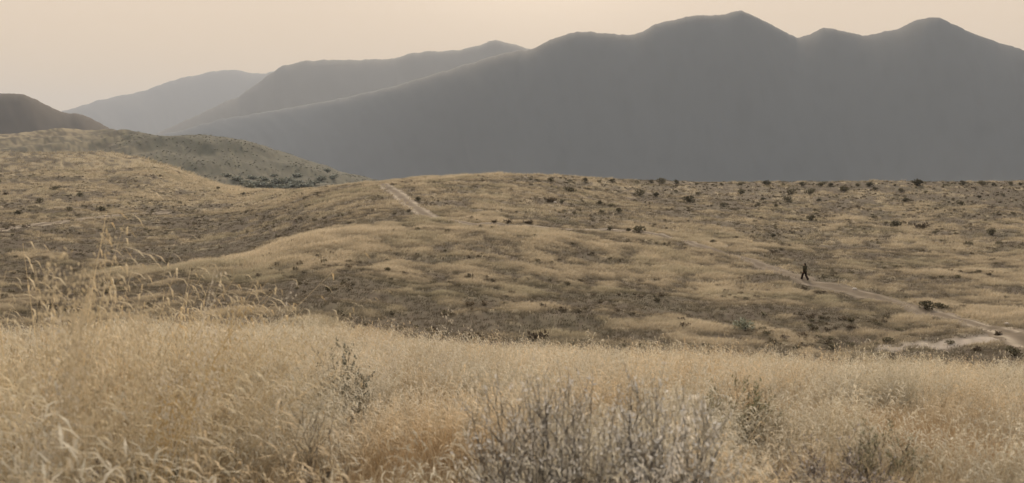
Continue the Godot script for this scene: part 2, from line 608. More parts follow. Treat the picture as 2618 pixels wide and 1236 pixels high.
func build_hill_grass() -> void:
	rng.seed = 31
	var m: Material = mat("dry_grass", Color(1, 1, 1), true, 0.85, 0.5)
	var kinds := 4
	var meshes: Array[Mesh] = []
	for k in kinds:
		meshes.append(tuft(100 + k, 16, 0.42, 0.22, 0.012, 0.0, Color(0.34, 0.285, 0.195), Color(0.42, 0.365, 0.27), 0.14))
	var at := []
	var tint := []
	for k in kinds:
		var a: Array[Transform3D] = []
		at.append(a)
		tint.append(PackedColorArray())
	# d0, d1, number, size
	for band in [[19.0, 50.0, 16000, 0.85], [50.0, 90.0, 90000, 0.7], [90.0, 150.0, 95000, 0.95], [150.0, 260.0, 80000, 1.35], [260.0, 420.0, 50000, 1.8], [420.0, 640.0, 14000, 3.0]]:
		for i in int(band[2]):
			var t := rng.randf_range(-0.56, 0.56)
			var d := sqrt(lerpf(band[0] * band[0], band[1] * band[1], rng.randf()))
			if d > 350.0 and t > -0.1:
				continue
			var x := sin(t) * d
			var z := -cos(t) * d
			var c := cover(x, z, d, straw_at(x, z))
			if c < 0.16 + rng.randf() * 0.5 and rng.randf() < 0.72:
				continue
			if bare(x, z) > rng.randf() * 0.8:
				continue
			var tr := trail_near(x, z)
			if x < 0.0 and d > 150.0:
				tr = minf(tr, path_near(x, z) - 0.5)
			if tr < 0.75 or tr < 1.5 and rng.randf() < 0.8:
				continue
			var sz: float = band[3] * rng.randf_range(0.6, 1.25) * (0.7 + 0.5 * c)
			var k := rng.randi() % kinds
			at[k].append(place(x, z, sz, rng.randf_range(0.7, 1.1)))
			var tone := rng.randf_range(0.88, 1.1) * (lerpf(0.36, 1.22, smoothstep(0.15, 0.95, c)) + 0.45 * maxf(0.0, c - 1.0))
			var g := clampf(n_mid.get_noise_2d(x * 0.8 + 400.0, z * 0.8) * 1.6, 0.0, 1.0)
			tint[k].append(Color(tone * (1.0 - 0.22 * g), tone * (1.0 - 0.185 * g), tone * (1.0 - 0.21 * g)))
	for k in kinds:
		scatter("hill_grass", "pale dry grass tufts covering the rolling hills beyond the near rise", meshes[k], m, at[k], tint[k])


# patches of the near rise: x golden brown grass, y grey withered growth, z bare litter
func near_zone(x: float, z: float) -> Vector3:
	var v := Vector3.ZERO
	for e in zones:
		var dx: float = (x - e[0].x) / e[1]
		var dz: float = (z - e[0].z) / (e[1] * 1.5)
		var r := dx * dx + dz * dz
		if r < 6.0:
			v[e[2]] += exp(-r)
	return v


var zones := []


# low brown scrub in drifts between the tufts
func build_scrub() -> void:
	rng.seed = 91
	var o := leafy("scrub", 15, 0.6, 60, 0.13, M["leaf_brown"])
	var me: Mesh = o.get_node("foliage").mesh
	o.free()
	var at: Array[Transform3D] = []
	var tint := PackedColorArray()
	for i in 26000:
		var t := rng.randf_range(-0.56, 0.56)
		var d := sqrt(lerpf(2500.0, 176400.0, pow(rng.randf(), 1.35)))
		if d > 345.0 and t > -0.1:
			continue
		var x := sin(t) * d
		var z := -cos(t) * d
		var drift := n_mid.get_noise_2d(x * 0.9 - 300.0, z * 0.9) + 0.6 * n_small.get_noise_2d(x * 0.7, z * 0.7 + 90.0)
		if drift < 0.12 + 0.25 * rng.randf() - (0.12 if d > 170.0 else 0.0) or bare(x, z) > 0.1 or trail_near(x, z) < 1.6:
			continue
		var sz := rng.randf_range(0.35, 0.95) * (1.0 if d < 200.0 else 1.25)
		at.append(place(x, z, sz, rng.randf_range(0.5, 1.0)))
		var tone := rng.randf_range(1.0, 1.8)
		var g := rng.randf()
		tint.append(Color(tone, tone * lerpf(1.0, 1.12, g), tone))
	for i in 4200:
		var t := rng.randf_range(-0.50, -0.12)
		var d := rng.randf_range(520.0, 950.0)
		var x := sin(t) * d
		var z := -cos(t) * d
		if straw_at(x, z) > 0.36 or n_big.get_noise_2d(x * 1.2, z * 1.2 + 500.0) < rng.randf_range(-0.35, 0.15):
			continue
		at.append(place(x, z, rng.randf_range(1.0, 2.6), rng.randf_range(0.35, 0.65)))
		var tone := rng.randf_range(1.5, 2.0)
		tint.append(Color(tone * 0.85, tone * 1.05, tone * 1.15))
	scatter("low_scrub", "low brown and olive scrub in drifts between the grass tufts", me, M["leaf_brown"], at, tint)


func build_near_grass() -> void:
	for e in [[1060, 5.5, 0.42, 0], [700, 5.0, 0.40, 0], [2440, 5.0, 0.55, 0], [2330, 8.5, 0.6, 0], [1290, 5.6, 0.25, 0], [330, 5.2, 0.28, 0], [2000, 9.0, 0.8, 0], [1180, 9.0, 0.5, 0], [2560, 7.0, 0.5, 0], [900, 5.2, 0.40, 1], [1250, 4.7, 0.28, 1], [2140, 5.1, 0.34, 1], [1840, 5.3, 0.36, 1], [420, 5.0, 0.30, 1], [860, 8.0, 0.40, 1], [1880, 7.2, 0.42, 1], [2280, 6.2, 0.36, 1], [120, 4.4, 0.34, 1], [105, 4.6, 0.30, 2], [940, 4.7, 0.13, 2], [2165, 4.8, 0.12, 2], [625, 5.5, 0.09, 2], [1700, 4.3, 0.14, 2], [1900, 6.6, 0.12, 2], [2310, 5.8, 0.10, 2], [30, 5.2, 0.12, 2]]:
		zones.append([near_at(e[0], e[1]), e[2], e[3]])
	rng.seed = 57
	var m: Material = M["dry_grass"]
	var meshes: Array[Mesh] = []
	for k in 4:
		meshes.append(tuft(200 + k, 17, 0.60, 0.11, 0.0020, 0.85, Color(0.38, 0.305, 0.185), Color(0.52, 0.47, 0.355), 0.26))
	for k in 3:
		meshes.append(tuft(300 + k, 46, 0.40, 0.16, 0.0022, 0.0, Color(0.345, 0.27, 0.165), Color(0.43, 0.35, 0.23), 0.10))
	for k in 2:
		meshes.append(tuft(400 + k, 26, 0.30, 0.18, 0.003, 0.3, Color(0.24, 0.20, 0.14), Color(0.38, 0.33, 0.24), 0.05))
	meshes.append(tuft(500, 9, 1.0, 0.12, 0.0018, 1.0, Color(0.42, 0.32, 0.17), Color(0.52, 0.44, 0.29), 0.2))
	var at := []
	var tint := []
	for k in meshes.size():
		var a: Array[Transform3D] = []
		at.append(a)
		tint.append(PackedColorArray())
	for i in 50000:
		var t := rng.randf_range(-0.72, 0.72)
		var d := lerpf(3.2, 22.0, pow(rng.randf(), 0.75))
		var x := sin(t) * d
		var z := -cos(t) * d
		var fine := n_small.get_noise_2d(x * 6.0, z * 6.0 + 70.0)
		var patch := n_mid.get_noise_2d(x * 6.0 + 20.0, z * 6.0)
		var gold := n_mid.get_noise_2d(x * 9.0 - 70.0, z * 9.0 + 10.0)
		var dead := n_small.get_noise_2d(x * 2.5 + 9.0, z * 2.5)
		var left := smoothstep(-0.22, -0.38, t) * (1.0 - smoothstep(7.0, 12.0, d))
		var k := 0
		var u := rng.randf()
		var zn := near_zone(x, z)
		if zn.z > rng.randf():
			continue
		if fine < -0.16 and d < 9.0 and rng.randf() < 0.75:
			continue
		if zn.x > 0.35 and u < 0.8:
			k = 4 + rng.randi() % 3
		elif dead > 0.22 and d < 12.0 or zn.y > 0.2 + 0.6 * rng.randf():
			if rng.randf() < 0.55:
				continue
			k = 7 + rng.randi() % 2
		elif left > 0.3 and d > 4.2 and u < 0.24:
			k = 9
		elif u < 0.56 + patch * 0.6:
			k = rng.randi() % 4
		elif u < 0.93:
			k = 4 + rng.randi() % 3
		else:
			k = 7 + rng.randi() % 2
		var sz := rng.randf_range(0.7, 1.2) * (1.0 + 0.35 * patch + 0.45 * fine) * (1.0 + 0.42 * left)
		at[k].append(place(x, z, sz, rng.randf_range(0.8, 1.15)))
		var tone := rng.randf_range(0.72, 1.2) * (1.0 + 0.25 * fine)
		var w := clampf(gold * 2.2 + 0.1 + 0.45 * zn.x - zn.y, 0.0, 0.9) * (0.4 if k == 9 else 1.0)
		tone *= 1.0 - 0.08 * zn.x
		tint[k].append(Color(tone * (1.0 + 0.04 * w), tone * (1.0 - 0.10 * w), tone * (1.0 - 0.26 * w)))
	for k in meshes.size():
		scatter(["oat_grass", "golden_grass", "withered_grass"][0 if k < 4 or k == 9 else 1 if k < 7 else 2], ["pale wild oat grass with drooping seed heads on the near rise", "short golden dry grass between the wild oats", "greyish withered grass and litter low on the near rise"][0 if k < 4 or k == 9 else 1 if k < 7 else 2], meshes[k], m, at[k], tint[k])


# ---------------------------------------------------------------- shrubs
const ORDER := ["first", "second", "third", "fourth", "fifth", "sixth", "seventh", "eighth", "ninth", "tenth", "eleventh", "twelfth", "thirteenth", "fourteenth", "fifteenth", "sixteenth", "seventeenth", "eighteenth", "nineteenth", "twentieth", "twenty-first", "twenty-second", "twenty-third", "twenty-fourth", "twenty-fifth", "twenty-sixth", "twenty-seventh", "twenty-eighth", "twenty-ninth", "thirtieth"]
var shrub_proto := {}


# a leafy bush one metre wide: many small leaf sprays spread through several lobes, on woody stems
func leafy(called: String, sd: int, tall: float, leaves: int, leaf: float, m: Material) -> Node3D:
	var r := RandomNumberGenerator.new()
	r.seed = sd
	var lobes := []
	for i in 7:
		var an := r.randf() * TAU
		var rad := r.randf_range(0.08, 0.28)
		lobes.append([Vector3(cos(an) * rad, tall * r.randf_range(0.12, 0.55), sin(an) * rad), r.randf_range(0.17, 0.27), r.randf_range(0.8, 1.2)])
	var g := Geo.new()
	for i in leaves:
		var lb: Array = lobes[r.randi() % 7]
		var n := Vector3(r.randfn(), r.randfn(), r.randfn()).normalized()
		var p: Vector3 = lb[0] + n * (lb[1] * sqrt(r.randf_range(0.15, 1.1))) * Vector3(1, tall * 1.1, 1)
		if p.y < 0.03:
			p.y = r.randf_range(0.02, 0.1)
		var d := (n + Vector3(r.randfn() * 0.5, 0.7, r.randfn() * 0.5)).normalized()
		var s := d.cross(Vector3(r.randfn(), r.randfn(), r.randfn())).normalized()
		var w := leaf * r.randf_range(0.35, 0.6)
		var l := leaf * r.randf_range(0.8, 1.5)
		var t: float = lb[2] * r.randf_range(0.75, 1.25)
		var c := Color(t, t, t)
		g.tri(p - s * w, p + s * w, p + d * l, c, c, c)
		g.tri(p - s * w, p + s * w, p - d * l * 0.6, c, c, c)
	var st := Geo.new()
	for i in 9:
		var lb: Array = lobes[i % 7]
		var e: Vector3 = lb[0] + Vector3(r.randfn(), 0, r.randfn()) * 0.05
		st.tube([Vector3(r.randfn() * 0.02, -0.05, r.randfn() * 0.02), e * 0.5 + Vector3(r.randfn() * 0.03, 0, r.randfn() * 0.03), e], 0.018, 0.006, Color(0.11, 0.09, 0.07), Color(0.11, 0.09, 0.07))
	var o := Node3D.new()
	o.name = called
	put("foliage", g.mesh(), m, o)
	put("stems", st.mesh(), M["wood"], o)
	return o


func build_shrubs() -> void:
	rng.seed = 77
	shrub_proto = {
		"d": [leafy("shrub", 1, 0.75, 190, 0.085, M["leaf_dark"]), leafy("shrub", 2, 0.62, 190, 0.085, M["leaf_dark"])],
		"o": [leafy("shrub", 3, 0.6, 190, 0.08, M["leaf_olive"]), leafy("shrub", 4, 0.72, 170, 0.08, M["leaf_olive"])],
		"s": [leafy("shrub", 5, 0.7, 230, 0.075, M["leaf_sage"])],
		"b": [leafy("shrub", 6, 0.5, 170, 0.085, M["leaf_brown"])],
		"v": [leafy("shrub", 7, 0.7, 170, 0.1, M["leaf_blue"]), leafy("shrub", 8, 0.85, 170, 0.1, M["leaf_blue"])],
	}
	var looks := {"d": "dark green rounded shrub", "o": "olive green shrub", "s": "pale grey-green sage shrub", "b": "dark brown dried shrub", "v": "blue-green bush"}
	# where it stands; then along it: foot in the photograph, width there, kind
	var rows := [
		["on the skyline of the plateau", "shrubs along the plateau skyline", [[1373, 463, 20, "o"], [1407, 465, 22, "d"], [1456, 466, 22, "o"], [1495, 465, 24, "d"], [1532, 468, 16, "o"], [1566, 468, 24, "d"], [1628, 469, 18, "o"], [1664, 470, 22, "d"], [1692, 469, 40, "o"], [1728, 471, 26, "d"], [1782, 473, 18, "o"], [1845, 474, 22, "o"], [1895, 474, 26, "o"], [1962, 475, 40, "d"], [2002, 476, 26, "o"], [2050, 476, 18, "d"], [2103, 476, 26, "o"], [2124, 477, 20, "d"], [2194, 477, 24, "o"], [2222, 477, 28, "d"], [2290, 476, 20, "o"], [2346, 476, 40, "d"], [2418, 476, 24, "o"], [2463, 475, 22, "d"], [2512, 475, 24, "o"], [2540, 475, 18, "d"], [2585, 474, 28, "o"], [2609, 474, 20, "d"]]],
		["high on the plateau", "shrubs high on the plateau slope", [[1352, 486, 18, "o"], [1456, 492, 44, "o"], [1502, 488, 16, "d"], [1636, 501, 40, "o"], [1677, 504, 30, "d"], [1728, 492, 20, "o"], [1786, 499, 26, "o"], [1893, 497, 30, "o"], [2024, 498, 48, "o"], [2072, 498, 32, "o"], [2093, 516, 20, "d"], [2160, 492, 36, "o"], [2239, 488, 22, "d"], [2306, 492, 24, "o"], [2368, 494, 16, "o"], [2418, 498, 16, "b"], [2504, 506, 18, "d"], [2566, 502, 20, "o"]]],
		["halfway up the plateau", "shrubs halfway up the plateau slope", [[1412, 518, 34, "b"], [1437, 520, 20, "o"], [1531, 524, 30, "d"], [1563, 530, 26, "o"], [1621, 518, 24, "d"], [1759, 520, 40, "d"], [1850, 528, 26, "o"], [1881, 538, 16, "o"], [1938, 526, 20, "o"], [1953, 513, 20, "d"], [1986, 530, 24, "o"], [2015, 516, 26, "o"], [2084, 543, 30, "o"], [2196, 532, 20, "b"], [2315, 517, 38, "d"], [2456, 526, 24, "d"], [2535, 533, 20, "b"], [2590, 548, 16, "o"]]],
		["low on the slope above the trail", "shrubs low on the slope above the trail", [[1442, 543, 18, "o"], [1538, 546, 36, "o"], [1580, 544, 20, "d"], [1561, 590, 28, "d"], [1606, 594, 20, "d"], [1634, 596, 56, "o"], [1836, 578, 20, "o"], [1931, 569, 22, "o"], [2077, 564, 34, "o"], [2172, 568, 16, "o"], [2236, 560, 20, "o"], [2210, 588, 16, "b"], [2294, 584, 40, "d"], [2353, 586, 46, "b"], [2391, 598, 22, "o"], [2442, 600, 18, "d"], [2539, 602, 34, "o"], [2358, 612, 22, "o"], [2477, 630, 28, "o"], [2554, 628, 34, "o"]]],
		["beside the dirt trail", "shrubs beside the dirt trail", [[1007, 474, 22, "b"], [1070, 514, 22, "d"], [1198, 562, 40, "b"], [1262, 570, 24, "b"], [1296, 571, 46, "b"], [1348, 572, 34, "b"], [1698, 626, 20, "o"], [1824, 625, 40, "d"], [1976, 607, 32, "d"], [2127, 697, 16, "o"], [2366, 792, 44, "d"], [2404, 790, 40, "o"], [2552, 858, 26, "b"], [2430, 880, 34, "o"], [2500, 898, 44, "b"], [2588, 912, 44, "o"], [2270, 878, 40, "o"]]],  # brown ones along the trail bend are added, standing in for a dark cut bank
		["on the tussocky near slope", "shrubs on the near hillside", [[300, 684, 26, "o"], [745, 712, 22, "b"], [993, 696, 36, "o"], [1010, 688, 20, "d"], [1138, 644, 16, "o"], [1367, 606, 18, "o"], [1560, 664, 18, "o"], [1640, 724, 20, "b"], [1881, 764, 18, "o"], [1906, 846, 74, "s"], [1960, 858, 40, "o"], [2180, 842, 40, "b"], [2300, 850, 30, "o"], [1752, 838, 34, "b"], [1370, 870, 70, "b"], [2040, 900, 50, "o"], [2130, 893, 46, "o"]]],
		["on the pale hillside", "shrubs on the pale hillside", [[13, 498, 26, "b"], [140, 486, 30, "o"], [201, 502, 36, "o"], [255, 542, 30, "d"], [330, 524, 20, "o"], [408, 452, 18, "d"], [459, 522, 18, "o"], [558, 485, 18, "d"], [512, 470, 16, "d"], [390, 540, 18, "o"], [620, 500, 20, "d"], [100, 520, 24, "o"], [48, 552, 22, "d"], [176, 540, 20, "o"]]],
		["in the valley under the green hill", "bushes crowding the valley floor", [[606, 462, 26, "v"], [628, 470, 24, "v"], [646, 458, 22, "v"], [658, 476, 28, "v"], [676, 464, 26, "v"], [690, 480, 30, "v"], [708, 470, 26, "v"], [722, 484, 30, "v"], [736, 466, 24, "v"], [748, 478, 28, "v"], [764, 470, 24, "v"], [780, 480, 24, "v"], [800, 472, 22, "v"], [640, 484, 24, "v"], [820, 462, 20, "v"], [850, 458, 20, "v"], [836, 440, 14, "v"], [700, 452, 18, "v"], [760, 452, 18, "v"], [580, 452, 18, "v"]]],
	]
	var used := {}
	for row in rows:
		var list: Array = row[2]
		list.sort_custom(func(a, b): return a[0] < b[0])
		var n := 0
		for e in list:
			var at := spot(e[0], e[1])
			var wide: float = e[2] * Vector2(at.x, at.z).length() / F * (2.1 if e[3] == "v" else 0.95) * rng.randf_range(0.7, 1.2)
			var set_of: Array = shrub_proto[e[3]]
			var which: int = rng.randi() % set_of.size()
			var o: Node3D = set_of[which] if not used.has(e[3] + str(which)) else set_of[which].duplicate()
			used[e[3] + str(which)] = true
			o.name = numbered("shrub")
			add_child(o, true)
			o.transform = Transform3D(Basis(Vector3.UP, rng.randf() * TAU).scaled(Vector3(wide, wide * rng.randf_range(0.7, 1.05) * (0.55 if e[3] == "v" else 1.0), wide)), at)
			tag(o, "%s %s, %s from left" % [looks[e[3]], row[0], ORDER[n]], "shrub", row[1])
			n += 1


# ---------------------------------------------------------------- plants close by
func near_at(px: float, d: float) -> Vector3:
	var r := ray(px, 1000.0)
	var l := Vector2(r.x, r.z).length()
	var p := r * (d / l)
	return Vector3(p.x, ground_y(p.x, p.z), p.z)


# upright bush of thin branching twigs, small leaves or buds towards the tips
func twiggy(called: String, sd: int, at: Vector3, tall: float, wide: float, stems: int, wood: Color, bud: Color, buds: int, budsize: float, label: String, category: String, group := "") -> void:
	var r := RandomNumberGenerator.new()
	r.seed = sd
	var a := Geo.new()
	var b := Geo.new()
	var c := Geo.new()
	for i in stems:
		var an := r.randf() * TAU
		var out := sqrt(r.randf())
		var foot := Vector3(cos(an), 0, sin(an)) * (wide * 0.14 * out)
		var hh := tall * r.randf_range(0.6, 1.05) * (1.0 - 0.28 * out * out)
		var tip := foot + Vector3(cos(an) * wide * 0.5 * out + r.randfn() * 0.04, hh, sin(an) * wide * 0.5 * out + r.randfn() * 0.04)
		var mid := foot.lerp(tip, 0.5) + Vector3(r.randfn() * 0.03 + cos(an) * 0.04, hh * 0.06, r.randfn() * 0.03)
		var t := r.randf_range(0.75, 1.2)
		var w := Color(wood.r * t, wood.g * t, wood.b * t)
		foot.y = -0.05
		a.tube([foot, foot.lerp(mid, 0.5) + Vector3(r.randfn(), 0, r.randfn()) * 0.012, mid, mid.lerp(tip, 0.5) + Vector3(r.randfn(), 0, r.randfn()) * 0.015, tip], 0.0032, 0.0010, w, w)
		for k in 7:
			var f := r.randf_range(0.25, 0.95)
			var p := foot.lerp(mid, f * 2.0) if f < 0.5 else mid.lerp(tip, f * 2.0 - 1.0)
			var up := (tip - mid).normalized()
			var side := Vector3(r.randfn(), r.randf_range(0.0, 0.4), r.randfn()).normalized()
			var l := tall * r.randf_range(0.10, 0.24)
			var e := p + (up * 0.8 + side * 0.55).normalized() * l
			var m := p.lerp(e, 0.5) + side * l * 0.08
			b.tube([p, m, e], 0.0016, 0.0008, w, w)
			for j in buds:
				var q := p.lerp(e, r.randf_range(0.25, 1.05)) + Vector3(r.randfn(), r.randfn(), r.randfn()) * 0.008
				var d := (up + Vector3(r.randfn(), r.randfn(), r.randfn()) * 0.7).normalized()
				var s := d.cross(Vector3(r.randfn(), r.randfn(), r.randfn())).normalized()
				var z := budsize * r.randf_range(0.5, 1.3)
				var tn := r.randf_range(0.7, 1.25)
				var bc := Color(bud.r * tn, bud.g * tn, bud.b * tn)
				c.tri(q - s * z * 0.35, q + s * z * 0.35, q + d * z, bc, bc, bc)
				c.tri(q - s * z * 0.35, q + s * z * 0.35, q - d * z * 0.7, bc, bc, bc)
	var o := root_at(called, at, 0.0)
	put("branches", a.mesh(), M["twig"], o)
	put("twigs", b.mesh(), M["twig"], o)
	if buds > 0:
		put("leaves", c.mesh(), M["twig_leaf"], o)
	tag(o, label, category, group)


# a few tall wild oat stems, each head a loose panicle of hanging spikelets
func oats(sd: int, at: Vector3, tall: float, stems: int, fan: float, tint: Color, label: String) -> void:
	var r := RandomNumberGenerator.new()
	r.seed = sd
	var o := root_at("wild_oat", at)
	var c := Geo.new()
	for i in stems:
		var g := Geo.new()
		var an := r.randf() * TAU
		var foot := Vector3(cos(an), 0, sin(an)) * r.randf_range(0.01, 0.09)
		var hh := tall * (1.0 if i == 0 else r.randf_range(0.55, 0.97))
		var lean := Vector3(r.randfn() * fan + 0.08, 0, r.randfn() * fan)
		var sway := Vector3(r.randfn(), 0, r.randfn()) * 0.02
		var p := []
		for k in 8:
			var f := k / 7.0
			p.append(foot + sway * sin(f * 5.0) + Vector3(lean.x * f * f * hh, hh * f - (0.03 if k == 0 else 0.0), lean.z * f * f * hh))
		var sd2 := Vector3(r.randfn(), 0, 0.6 * r.randfn()).normalized()
		for k in 7:
			var w0 := lerpf(0.0024, 0.0010, k / 7.0)
			g.quad(p[k] - sd2 * w0, p[k] + sd2 * w0, p[k + 1] + sd2 * w0 * 0.9, p[k + 1] - sd2 * w0 * 0.9, tint, tint)
		for k in 60:
			var f := r.randf_range(0.60, 1.0)
			var q: Vector3 = foot + sway * sin(f * 5.0) + Vector3(lean.x * f * f * hh, hh * f, lean.z * f * f * hh)
			var d := Vector3(r.randfn() + 0.35, r.randf_range(-0.1, 0.6), r.randfn()).normalized() * r.randf_range(0.015, 0.085) * (1.25 - f * 0.6)
			var e := q + d
			var h := e + Vector3(d.x * 0.2, -0.012, d.z * 0.2)
			c.tri(q - sd2 * 0.0007, q + sd2 * 0.0007, h, tint, tint, tint)
			var dn := Vector3(r.randfn() * 0.45 + 0.15, -1.0, r.randfn() * 0.45).normalized()
			var l := r.randf_range(0.016, 0.028)
			var t := r.randf_range(0.85, 1.25)
			var cc := Color(tint.r * t, tint.g * t, tint.b * t)
			for x in 2:
				var s := dn.cross(Vector3(cos(x * 1.57 + k), 0.1, sin(x * 1.57 + k))).normalized() * 0.0046
				var m := h + dn * l * 0.4
				c.tri(m - s, m + s, h, cc, cc, cc)
				c.tri(m - s, m + s, h + dn * l, cc, cc, cc)
		put("stem", g.mesh(), M["dry_grass"], o)
	put("seed_heads", c.mesh(), M["dry_grass"], o).set_meta("kind", "stuff")
	tag(o, label, "wild oat", "tall wild oats standing above the near grass")


func build_near_plants() -> void:
	twiggy("grey_bush", 41, near_at(1395, 4.3), 0.97, 0.68, 120, Color(0.50, 0.465, 0.42), Color(0.60, 0.56, 0.48), 5, 0.014, "largest grey twiggy bush standing in the near grass at the bottom edge", "bush", "grey twiggy bushes")
	twiggy("grey_bush", 42, near_at(1690, 4.5), 0.96, 0.48, 88, Color(0.50, 0.475, 0.44), Color(0.62, 0.59, 0.52), 6, 0.015, "grey leafy bush touching the right side of the largest grey bush", "bush", "grey twiggy bushes")
	twiggy("grey_bush", 43, near_at(2150, 5.2), 0.62, 0.50, 90, Color(0.33, 0.29, 0.275), Color(0.40, 0.36, 0.32), 4, 0.012, "low mauve-grey twiggy bush among pale grass near the bottom right", "bush", "grey twiggy bushes")
	twiggy("grey_bush", 44, near_at(150, 4.6), 0.80, 0.42, 70, Color(0.24, 0.20, 0.19), Color(0.30, 0.26, 0.23), 2, 0.01, "purplish bare twig bush in the hollow among tall oats, bottom left", "bush", "grey twiggy bushes")
	twiggy("grey_bush", 45, near_at(815, 5.0), 0.80, 0.26, 18, Color(0.24, 0.21, 0.17), Color(0.30, 0.27, 0.2), 1, 0.009, "narrow dark upright twigs left of the golden grass patch", "bush", "grey twiggy bushes")
	twiggy("leafy_bush", 46, near_at(868, 8.2), 0.78, 0.46, 40, Color(0.17, 0.15, 0.11), Color(0.15, 0.155, 0.115), 6, 0.018, "dark grey-green bush poking out of the pale grass left of centre", "bush", "green bushes in the near grass")
	twiggy("leafy_bush", 47, near_at(1882, 7.4), 0.68, 0.42, 36, Color(0.24, 0.21, 0.15), Color(0.25, 0.235, 0.14), 6, 0.018, "olive green bush in the grass behind the grey bushes", "bush", "green bushes in the near grass")
	twiggy("leafy_bush", 48, near_at(2278, 6.3), 0.58, 0.36, 30, Color(0.24, 0.21, 0.15), Color(0.27, 0.255, 0.165), 6, 0.017, "dull green bush above the mauve-grey twigs, far right grass", "bush", "green bushes in the near grass")
	twiggy("leafy_bush", 49, near_at(395, 5.2), 0.62, 0.36, 34, Color(0.17, 0.15, 0.11), Color(0.20, 0.19, 0.13), 5, 0.015, "small grey-green bush between the tall oat stems on the left", "bush", "green bushes in the near grass")
	var pale := Color(0.52, 0.45, 0.32)
	var white := Color(0.60, 0.55, 0.45)
	var gold := Color(0.46, 0.36, 0.20)
	var list := [
		[160, 570, 4.5, 12, 0.05, pale, "tallest wild oats, their heads rising before the brown hollow"],
		[235, 630, 4.6, 9, 0.07, pale, "wild oats just right of the tallest clump"],
		[60, 780, 4.3, 8, 0.08, white, "whitish oat heads near the left edge below the tallest oats"],
		[8, 640, 3.6, 2, 0.04, pale, "single blurred oat stem cut by the left edge"],
		[390, 770, 4.7, 6, 0.10, gold, "golden oat clump leaning right beside the small grey-green bush"],
		[432, 680, 5.0, 9, 0.09, white, "feathery pale oats in front of the brown hillside left of centre"],
		[500, 770, 5.2, 5, 0.10, pale, "oats right of the feathery pale ones"],
		[600, 765, 5.6, 4, 0.10, pale, "sparse oats between the feathery oats and the white-tipped one"],
		[655, 745, 6.0, 2, 0.16, white, "white-tipped oat leaning right over the dark slope"],
		[945, 805, 8.0, 4, 0.14, white, "pale oat heads before the dark patch at centre left"],
		[1125, 790, 8.2, 3, 0.16, white, "pair of whitish oat heads at the centre of the grass crest"],
		[1275, 830, 9.0, 3, 0.12, pale, "small oats on the grass crest right of the whitish pair"],
		[120, 690, 4.2, 10, 0.07, pale, "dense oat clump at the foot of the tallest oats"],
		[330, 730, 4.9, 8, 0.08, pale, "oats between the tallest clump and the golden one"],
		[1640, 1010, 4.1, 3, 0.12, Color(0.72, 0.68, 0.60), "white seed heads hanging against the grey bush"],
		[2210, 905, 9.0, 3, 0.10, pale, "pale oat stems topping the grass crest on the right"],
		[700, 800, 6.4, 4, 0.12, pale, "short oats right of the white-tipped oat"],
	]
	var sd := 500
	for e in list:
		var at := near_at(e[0], e[2])
		oats(sd, at, height_seen(e[0], e[1], e[2]) - at.y, e[3], e[4], e[5], e[6])
		sd += 1


func build_stones() -> void:
	var spots := [[2186, 742, 12, "small pale stone lying on the trail side, downhill of the walker"], [1856, 634, 11, "small pale stone beside the dark shrub above the trail"], [2575, 832, 13, "pale stone at the upper edge of the trail by the frame"], [1420, 520, 10, "tiny whitish stone on the slope above the trail bend"]]
	var k := 0
	for e in spots:
		var at := spot(e[0], e[1])
		var w: float = e[2] * Vector2(at.x, at.z).length() / F
		var no := FastNoiseLite.new()
		no.seed = 60 + k
		no.frequency = 1.1
		var g := Geo.new()
		var sp := SphereMesh.new()
		sp.radial_segments = 14
		sp.rings = 8
		var ar := sp.get_mesh_arrays()
		var v: PackedVector3Array = ar[Mesh.ARRAY_VERTEX]
		for i in v.size():
			var q := v[i] * (1.0 + 0.35 * no.get_noise_3dv(v[i] * 2.5))
			g.v.append(Vector3(q.x * w, (q.y + 0.3) * w * 0.6, q.z * w * 0.8))
			g.n.append(v[i].normalized())
			g.c.append(Color(0.42, 0.38, 0.32))
		g.ix = ar[Mesh.ARRAY_INDEX]
		var o := put("stone", g.mesh(), M["soil"])
		o.position = at
		tag(o, e[3], "stone", "pale stones")
		k += 1


